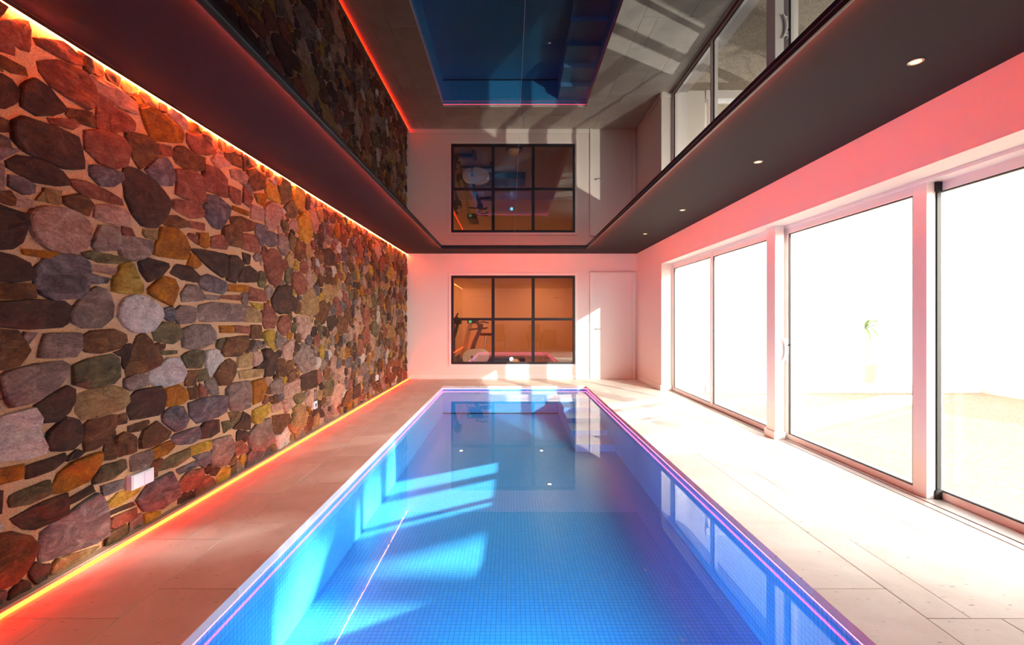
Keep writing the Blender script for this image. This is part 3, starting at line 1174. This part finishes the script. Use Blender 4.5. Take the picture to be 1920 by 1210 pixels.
def stone_mesh(bm, pl, c, rr):
    """one rough stone: skirt, rounded arris, uneven split face; coordinates local to c"""
    n = len(pl)
    A = math.sqrt(area(pl))
    dep = 0.009 + min(0.018, A * 0.055) * rr.uniform(0.7, 1.25)
    tx, tz = rr.uniform(-0.09, 0.09), rr.uniform(-0.09, 0.09)
    sd = rr.uniform(0, 100)
    rings = []
    for (f_, d) in ((1.0, -0.012), (0.985, dep * 0.7), (0.94, dep * 0.97), (0.72, dep), (0.42, dep), (0.16, dep)):
        ring_ = []
        for i, (y, z) in enumerate(pl):
            ly, lz = (y - c[0]) * f_, (z - c[1]) * f_
            if f_ > 0.95:
                j = 0.0035
                nx = noise.noise(Vector((y * 45, z * 45, sd)))
                ly *= 1 + nx * j / A * 3
                lz *= 1 + nx * j / A * 3
            h = d
            if d > 0:
                h += (ly * tx + lz * tz) * min(1, d / dep)
                h += (noise.noise(Vector((ly * 9, lz * 9, sd))) + 0.5 * noise.noise(Vector((ly * 26, lz * 26, sd)))) * 0.017 * min(1, d / dep) * (0.5 if f_ > 0.9 else 1)
                h = max(h, 0.002)
            ring_.append(bm.verts.new((h, ly, lz)))
        rings.append(ring_)
    for a in range(len(rings) - 1):
        for i in range(n):
            bm.faces.new((rings[a][i], rings[a][(i + 1) % n], rings[a + 1][(i + 1) % n], rings[a + 1][i]))
    bm.faces.new(rings[-1])


allst = [(k, pl, True) for k, pl in polys] + [(k, pl, False) for k, pl in grown]
big = []
for k, pl, tr in allst:
    c = (sum(p[0] for p in pl) / len(pl), sum(p[1] for p in pl) / len(pl))
    a = area(pl)
    if a < 0.0004:
        continue
    vis = a / max(c[0], 0.5) ** 3 if c[0] > 1.6 else 0
    big.append((vis, k, pl, c, a))
big.sort(key=lambda t: -t[0])
rr = random.Random(5)
rest = {}
for n_, (vis, k, pl, c, a) in enumerate(big):
    st = 0.05 if a > 0.02 else 0.03
    if a < 0.004:
        st = 0.05
    dp = densify(pl, st)
    if n_ < 300:
        bm = bmesh.new()
        stone_mesh(bm, dp, c, rr)
        o = finish(bm, 'stone', SM[k], wall_left)
        o.location = (XL, c[0], c[1])
    else:
        b2 = rest.setdefault(k, bmesh.new())
        t = bmesh.new()
        stone_mesh(t, dp, c, rr)
        bmesh.ops.translate(t, verts=t.verts, vec=(XL, c[0], c[1]))
        me = bpy.data.meshes.new('tmp')
        t.to_mesh(me)
        t.free()
        b2.from_mesh(me)
        bpy.data.meshes.remove(me)
# the many small stones further on, joined into one part
bm = bmesh.new()
mats = []
for k, b2 in rest.items():
    me = bpy.data.meshes.new('tmp')
    b2.to_mesh(me)
    b2.free()
    f0 = len(bm.faces)
    bm.from_mesh(me)
    bm.faces.ensure_lookup_table()
    for fi in range(f0, len(bm.faces)):
        bm.faces[fi].material_index = len(mats)
    mats.append(SM[k])
    bpy.data.meshes.remove(me)
finish(bm, 'small_stones', mats, wall_left, kind='stuff')
print('STONES', len(polys), len(grown), len(big))

# ------------------------------------------------------------------ gym behind the window
M_gymwall = plain('warm_gym_wall', (226, 190, 160), 0.85)
M_gymfloor = plain('grey_gym_floor', (150, 128, 108), 0.55, var=0.1, scale=8)
GY0, GY1 = YF + T, 14.4
boxes('wall_1', [((XL - 0.25, GY1, -0.1), (XR + 0.44, GY1 + 0.1, H + 0.1))], M_gymwall, kind=S)
boxes('wall_2', [((XL - 0.25, GY0, -0.1), (XL - 0.05, GY1, H + 0.1))], M_gymwall, kind=S)
boxes('wall_3', [((XR + 0.1, GY0, -0.1), (XR + 0.3, GY1, H + 0.1))], M_gymwall, kind=S)
boxes('floor_1', [((XL - 0.25, GY0, -0.1), (XR + 0.3, GY1, 0.0))], M_gymfloor, kind=S)
boxes('ceiling_1', [((XL - 0.25, GY0, H), (XR + 0.3, GY1, H + 0.1))], plain('gym_ceiling', (190, 150, 120), 0.85), kind=S)
M_amber = emis('amber_bulb', (1.0, 0.45, 0.17), 1300.0)
gp = None
for gx_, gy_, w in ((-1.45, 13.3, 'far left one'), (0.9, 13.3, 'far right one'), (-1.45, 10.6, 'near left one'), (0.9, 10.6, 'near right one')):
    gl = thing('ceiling_spot', (gx_, gy_, H), 'small amber ceiling spot in the gym behind the window, the ' + w, 'ceiling light', 'amber spots in the gym ceiling')
    if gp is None:
        gp = (lathe('rim', [(0.048, 0.0), (0.048, -0.004), (0.037, -0.005), (0.036, 0.0)], M_steel, gl), lathe('bulb', [(0.035, 0.0), (0.033, -0.003), (0.01, -0.008)], M_amber, gl))
    else:
        for q in gp:
            c = q.copy()
            COL.objects.link(c)
            c.parent = gl

M_mach = plain('machine_black', (24, 22, 22), 0.45)
M_shroud = plain('machine_white', (236, 226, 210), 0.4)
M_tan = plain('machine_tan_tube', (190, 150, 100), 0.4)
M_green = emis('console_green', (0.1, 0.8, 0.25), 0.6)
# exercise bike: white rounded flywheel cover
eb = thing('exercise_bike', (-0.86, 11.2, 0), 'exercise bike with big white rounded flywheel cover behind the gym window', 'exercise bike')
bm = bmesh.new()
pp = []
for kk in range(28):
    a = 2 * PI * kk / 28
    pp.append((0.33 * math.copysign(abs(math.cos(a)) ** 0.75, math.cos(a)), 0.27 + 0.20 * math.copysign(abs(math.sin(a)) ** 0.9, math.sin(a)) + 0.02 * math.cos(a)))
add_prism(bm, pp, -0.08, 0.06)
bmesh.ops.bevel(bm, geom=[e for e in bm.edges if abs(e.verts[0].co.y - e.verts[1].co.y) < 1e-5], offset=0.03, segments=2, affect='EDGES')
sh = finish(bm, 'flywheel_cover', M_shroud, eb, True)
lathe('crank_hub', [(0.03, -0.10), (0.03, -0.08)], M_mach, eb, c=(-0.09, 0, 0.27), axis='y')
boxes('crank', [((-0.10, -0.115, 0.10), (-0.08, -0.10, 0.28))], M_mach, eb)
boxes('pedal', [((-0.14, -0.20, 0.08), (-0.04, -0.115, 0.105))], M_mach, eb, bevel=0.005)
boxes('foot', [((-0.42, -0.28, 0.0), (-0.36, 0.28, 0.05))], M_mach, eb, bevel=0.01)
boxes('foot', [((0.36, -0.28, 0.0), (0.42, 0.28, 0.05))], M_mach, eb, bevel=0.01)
boxes('base_bar', [((-0.38, -0.03, 0.03), (0.38, 0.03, 0.07))], M_mach, eb)
tube('handlebar_post', [(-0.10, 0.0, 0.42), (-0.04, 0, 0.62), (0.12, 0, 0.98)], [0.06, 0.055, 0.045], M_mach, eb)
tube('handlebar', [(0.30, -0.24, 1.10), (0.18, -0.26, 1.13), (0.02, -0.2, 1.10), (0.10, 0, 1.0), (0.02, 0.2, 1.10), (0.18, 0.26, 1.13), (0.30, 0.24, 1.10)], 0.016, M_mach, eb)
boxes('console', [((0.04, -0.11, 0.96), (0.17, 0.11, 1.08))], M_mach, eb, bevel=0.02)
tube('seat_post', [(0.20, 0, 0.40), (0.24, 0, 0.80)], 0.028, M_steel, eb)
bm = bmesh.new()
add_prism(bm, [(0.36, -0.12), (0.40, 0.0), (0.36, 0.12), (0.24, 0.07), (0.10, 0.03), (0.10, -0.03), (0.24, -0.07)], 0.79, 0.85, 'xy')
finish(bm, 'seat', M_mach, eb, True)

# cross trainer at the left edge: tall dark mast, moving arms
ct = thing('cross_trainer', (-1.30, 10.45, 0), 'dark cross trainer with tall curved mast at the left edge of the gym window', 'cross trainer')
tube('mast', [(0.06, 0, 0.05), (-0.02, 0, 0.35), (-0.02, 0, 0.75), (0.10, 0, 1.15), (0.04, 0, 1.26)], [0.05, 0.045, 0.04, 0.04, 0.03], M_mach, ct)
boxes('console', [((0.02, -0.15, 1.08), (0.16, 0.15, 1.22))], M_mach, ct, bevel=0.02)
tube('arm', [(0.0, -0.26, 0.10), (-0.10, -0.26, 0.7), (-0.08, -0.25, 1.15), (0.0, -0.2, 1.30)], 0.018, M_mach, ct)
tube('arm', [(0.0, 0.26, 0.10), (-0.08, 0.26, 0.7), (-0.02, 0.25, 1.2), (0.06, 0.2, 1.33)], 0.018, M_mach, ct)
boxes('pedal', [((-0.28, -0.20, 0.18), (0.06, -0.08, 0.22))], M_mach, ct, bevel=0.01)
boxes('pedal', [((-0.28, 0.08, 0.28), (0.06, 0.20, 0.32))], M_mach, ct, bevel=0.01)
boxes('base', [((-0.45, -0.06, 0.0), (0.5, 0.06, 0.08)), ((-0.45, -0.28, 0), (-0.38, 0.28, 0.05)), ((0.42, -0.28, 0), (0.5, 0.28, 0.05))], M_mach, ct, bevel=0.01)

# treadmill behind: slanted uprights, rails, console, running deck
tm = thing('treadmill', (-0.98, 12.05, 0), 'treadmill with slanting tan upright, black rails and green lit console in the gym', 'treadmill')
boxes('running_deck', [((-0.15, -0.36, 0.0), (1.35, 0.36, 0.18))], M_mach, tm, bevel=0.015)
boxes('motor_cover', [((-0.42, -0.38, 0.05), (-0.15, 0.38, 0.27))], M_mach, tm, bevel=0.03)
tube('upright', [(-0.30, -0.36, 0.20), (-0.08, -0.36, 1.12)], 0.03, M_tan, tm)
tube('upright', [(-0.30, 0.36, 0.20), (-0.08, 0.36, 1.12)], 0.03, M_tan, tm)
tube('rail', [(-0.12, -0.36, 0.92), (0.35, -0.37, 0.96)], 0.02, M_mach, tm)
tube('rail', [(-0.12, 0.36, 0.92), (0.35, 0.37, 0.96)], 0.02, M_mach, tm)
cb_ = boxes('console', [((-0.14, -0.38, 1.08), (0.10, 0.38, 1.20))], M_mach, tm, bevel=0.02)
boxes('screen', [((-0.10, -0.386, 1.10), (-0.03, -0.38, 1.16))], M_green, cb_)
# ribbed wooden basket on a low stool just behind the glass
M_wick = plain('wicker', (206, 150, 92), 0.7, bump=0.6, scale=90)
stl = thing('stool', (0.07, 9.52, 0), 'low dark stool just behind the middle of the gym window', 'stool')
lathe('seat', [(0.17, 0.22), (0.175, 0.235), (0.17, 0.25)], M_mach, stl)
for a in (45, 135, 225, 315):
    q = math.radians(a)
    tube('leg', [(0.10 * math.cos(q), 0.10 * math.sin(q), 0.22), (0.15 * math.cos(q), 0.15 * math.sin(q), 0.0)], 0.012, M_mach, stl)
bk = thing('basket', (0.07, 9.52, 0.25), 'upturned ribbed wicker basket at the foot of the gym window', 'basket')
lathe('bowl', [(0.135, 0.0), (0.13, 0.03), (0.10, 0.085), (0.05, 0.11), (0.0005, 0.115)], M_wick, bk)
for kk in range(16):
    q = 2 * PI * kk / 16
    tube('rib', [(0.137 * math.cos(q), 0.137 * math.sin(q), 0.0), (0.132 * math.cos(q), 0.132 * math.sin(q), 0.03), (0.102 * math.cos(q), 0.102 * math.sin(q), 0.087), (0.05 * math.cos(q), 0.05 * math.sin(q), 0.112)], 0.005, M_wick, bk, seg=6)

# ------------------------------------------------------------------ things behind the camera that the glass mirrors
M_chair = plain('brown_leather', (126, 66, 44), 0.5)


def armchair(x, y, lab, rz=0.0):
    t = thing('armchair', (x, y, 0), lab, 'armchair', 'armchairs at the near end of the pool room', rz)
    boxes('seat', [((-0.25, -0.22, 0.28), (0.25, 0.30, 0.45))], M_chair, t, bevel=0.03)
    bm = bmesh.new()
    add_prism(bm, [(-0.22, 0.34), (-0.24, 0.90), (-0.20, 0.98), (0.20, 0.98), (0.24, 0.90), (0.22, 0.34)], -0.34, -0.22)
    bmesh.ops.bevel(bm, geom=bm.edges[:], offset=0.02, segments=2, affect='EDGES')
    finish(bm, 'backrest', M_chair, t, True)
    for s in (-1, 1):
        boxes('armrest', [((s * 0.25, -0.28, 0.30), (s * 0.33, 0.28, 0.62))], M_chair, t, bevel=0.025)
        for yy in (-0.26, 0.24):
            boxes('leg', [((s * 0.24 - 0.02, yy - 0.02, 0.0), (s * 0.24 + 0.02, yy + 0.02, 0.29))], M_mach, t)
    return t


armchair(-0.50, -0.62, 'brown armchair mirrored in the gym glass, the left of the two')
armchair(0.98, -0.62, 'brown armchair mirrored in the gym glass, the right one next to the grey bin')
tb = thing('laundry_bin', (1.62, -0.55, 0), 'tall grey green bin at the near end, mirrored in the gym glass', 'bin')
lathe('body', [(0.20, 0.0), (0.24, 0.02), (0.27, 0.72), (0.255, 0.74), (0.05, 0.75)], plain('grey_green_fabric', (120, 122, 104), 0.8), tb)
lathe('rim', [(0.275, 0.70), (0.285, 0.72), (0.275, 0.74)], M_mach, tb)
ac = thing('air_conditioner', (-1.2, YN, 2.14), 'long white air conditioning unit high on the near end wall', 'air conditioner')
boxes('housing', [((-0.55, 0.0, 0.0), (0.55, 0.20, 0.28))], M_paint, ac, bevel=0.02)
boxes('louvre', [((-0.50, 0.12, -0.006), (0.50, 0.18, 0.0))], M_rubber, ac)
d4 = tag(thing('door_4', (0, YN, 0), None, None), kind=S)
boxes('door_leaf', [((1.35, 0, 0.01), (2.15, 0.03, 2.05))], M_paint, d4, bevel=0.003)
boxes('door_frame', [((1.29, 0, 0), (1.345, 0.04, 2.11)), ((2.155, 0, 0), (2.21, 0.04, 2.11)), ((1.345, 0, 2.055), (2.155, 0.04, 2.11))], M_paint, d4)
boxes('door_closer', [((1.80, 0.03, 2.07), (2.13, 0.09, 2.12))], M_mach, d4)
boxes('door_handle', [((1.40, 0.03, 1.02), (1.52, 0.06, 1.04))], M_steel, d4)

# ------------------------------------------------------------------ outside
M_ground = plain('gravel_ground', (176, 160, 140), 0.95, bump=0.6, scale=40, var=0.3)
boxes('ground', [((2.95, -30, -0.16), (60, 60, -0.04))], M_ground, kind=S)
boxes('wall_4', [((2.95, 7.62, -0.1), (3.25, 14.5, H + 0.2))], plain('outer_render', (232, 226, 216), 0.9), kind=S)
pv = thing('garden_pavilion', (0, 7.62, 0), 'white framed glazed garden pavilion across the court, seen faintly through the doors', 'building')
pw = [3.30, 4.20, 5.62, 7.74]
wds = [0.12, 0.12, 0.30, 0.10]
for xq, wq in zip(pw, wds):
    boxes('post', [((xq, 0, -0.04), (xq + wq, 0.14, 2.14))], M_frame, pv)
boxes('top_beam', [((3.26, -0.03, 2.14), (7.84, 0.17, 2.26))], M_frame, pv)
boxes('bottom_sill', [((3.26, -0.02, -0.04), (7.84, 0.16, 0.10))], M_frame, pv)
for i in range(len(pw) - 1):
    me = bpy.data.meshes.new('pane')
    xa, xb = pw[i] + wds[i], pw[i + 1]
    me.from_pydata([(xa, 0.07, 0.1), (xb, 0.07, 0.1), (xb, 0.07, 2.14), (xa, 0.07, 2.14)], [], [(0, 1, 2, 3)])
    link('pane', me, M_glass, pv)
hs = thing('sun_blocker_house', (7.85, 1.5, -0.04), 'plain white rendered house added at the end of the garden pavilion to block the low sun', 'building')  # house mass added to keep the low sun off the nearer doors
bm = bmesh.new()
add_prism(bm, [(0, 0), (5.0, 0), (5.0, 3.9), (0, 3.9)], 0.0, 6.12)
finish(bm, 'wall', plain('blocker_house_render', (236, 232, 226), 0.9), hs)
bm = bmesh.new()
add_prism(bm, [(-0.3, 3.9), (5.3, 3.9), (5.3, 4.0), (2.5, 5.2), (-0.3, 4.0)], -0.3, 6.3)
finish(bm, 'roof', plain('blocker_roof_tile', (120, 92, 80), 0.85, bump=0.4, scale=14), hs)
boxes('door', [((-0.03, 2.2, 0.0), (0.0, 3.3, 2.2))], M_frame, hs)
# palm in a pot inside the pavilion
pt = thing('potted_palm', (6.45, 8.3, 0), 'potted palm with thin arching leaves behind the pavilion glass', 'plant')
lathe('pot', [(0.13, -0.04), (0.19, 0.36), (0.20, 0.38), (0.17, 0.38), (0.16, 0.33)], plain('pot_clay', (190, 180, 168), 0.8), pt)
tube('stem', [(0, 0, 0.3), (0.02, 0.0, 0.7), (0, 0.02, 1.0)], [0.04, 0.03, 0.025], plain('palm_stem', (205, 190, 168), 0.9), pt)
M_leaf = plain('palm_leaf', (130, 156, 96), 0.6)
rp = random.Random(3)
for kk in range(26):
    a = rp.uniform(0, 2 * PI)
    e = rp.uniform(0.1, 1.3)
    Ln = rp.uniform(0.35, 0.6)
    bm = bmesh.new()
    prev = None
    dx, dy = math.cos(a), math.sin(a)
    pa = []
    for s_ in range(6):
        t = s_ / 5
        rad = Ln * t * math.cos(e * (1 - t * 0.4))
        hh = 1.0 + Ln * (math.sin(e) * t * 1.2 - 0.75 * t * t)
        w_ = 0.022 * math.sin(PI * min(0.98, 0.12 + t * 0.86))
        pa.append((bm.verts.new((dx * rad - dy * w_, dy * rad + dx * w_, hh)), bm.verts.new((dx * rad + dy * w_, dy * rad - dx * w_, hh)), bm.verts.new((dx * rad, dy * rad, hh - 0.008))))
    for s_ in range(5):
        a0, b0, c0 = pa[s_]
        a1, b1, c1 = pa[s_ + 1]
        bm.faces.new((a0, c0, c1, a1))
        bm.faces.new((c0, b0, b1, c1))
        bm.faces.new((b0, a0, a1, b1))
    finish(bm, 'leaf', M_leaf, pt, True)


# unseen tree added in the sun's path, its high crown shades the left deck
et = thing('added_shade_tree', (15.5, 13.4, -0.04), 'unseen evergreen tree added beyond the garden pavilion, its high crown shading the left deck', 'tree')
tube('trunk', [(0, 0, 0), (0.1, 0, 3.5), (0, 0.1, 7.2)], [0.26, 0.22, 0.14], plain('shade_tree_bark', (92, 74, 60), 0.9), et)
re_ = random.Random(9)
vv, ff = [], []
for cl in range(130):
    cyq = re_.uniform(-4.6, 2.6)
    czq = 5.84 + re_.uniform(0, 1.5)
    cxq = re_.uniform(-0.8, 0.8)
    for _ in range(55):
        p = Vector((cxq + re_.gauss(0, 0.3), cyq + re_.gauss(0, 0.32), max(5.68, czq + re_.gauss(0, 0.13))))
        a = Vector((re_.uniform(-1, 1), re_.uniform(-1, 1), re_.uniform(-1, 1))).normalized() * 0.11
        b_ = a.orthogonal().normalized() * 0.09
        i0 = len(vv)
        vv += [p - a, p + b_, p + a, p - b_]
        ff.append((i0, i0 + 1, i0 + 2, i0 + 3))
me = bpy.data.meshes.new('foliage')
me.from_pydata([tuple(q) for q in vv], [], ff)
link('foliage', me, plain('shade_tree_leaf', (58, 84, 46), 0.7), et)
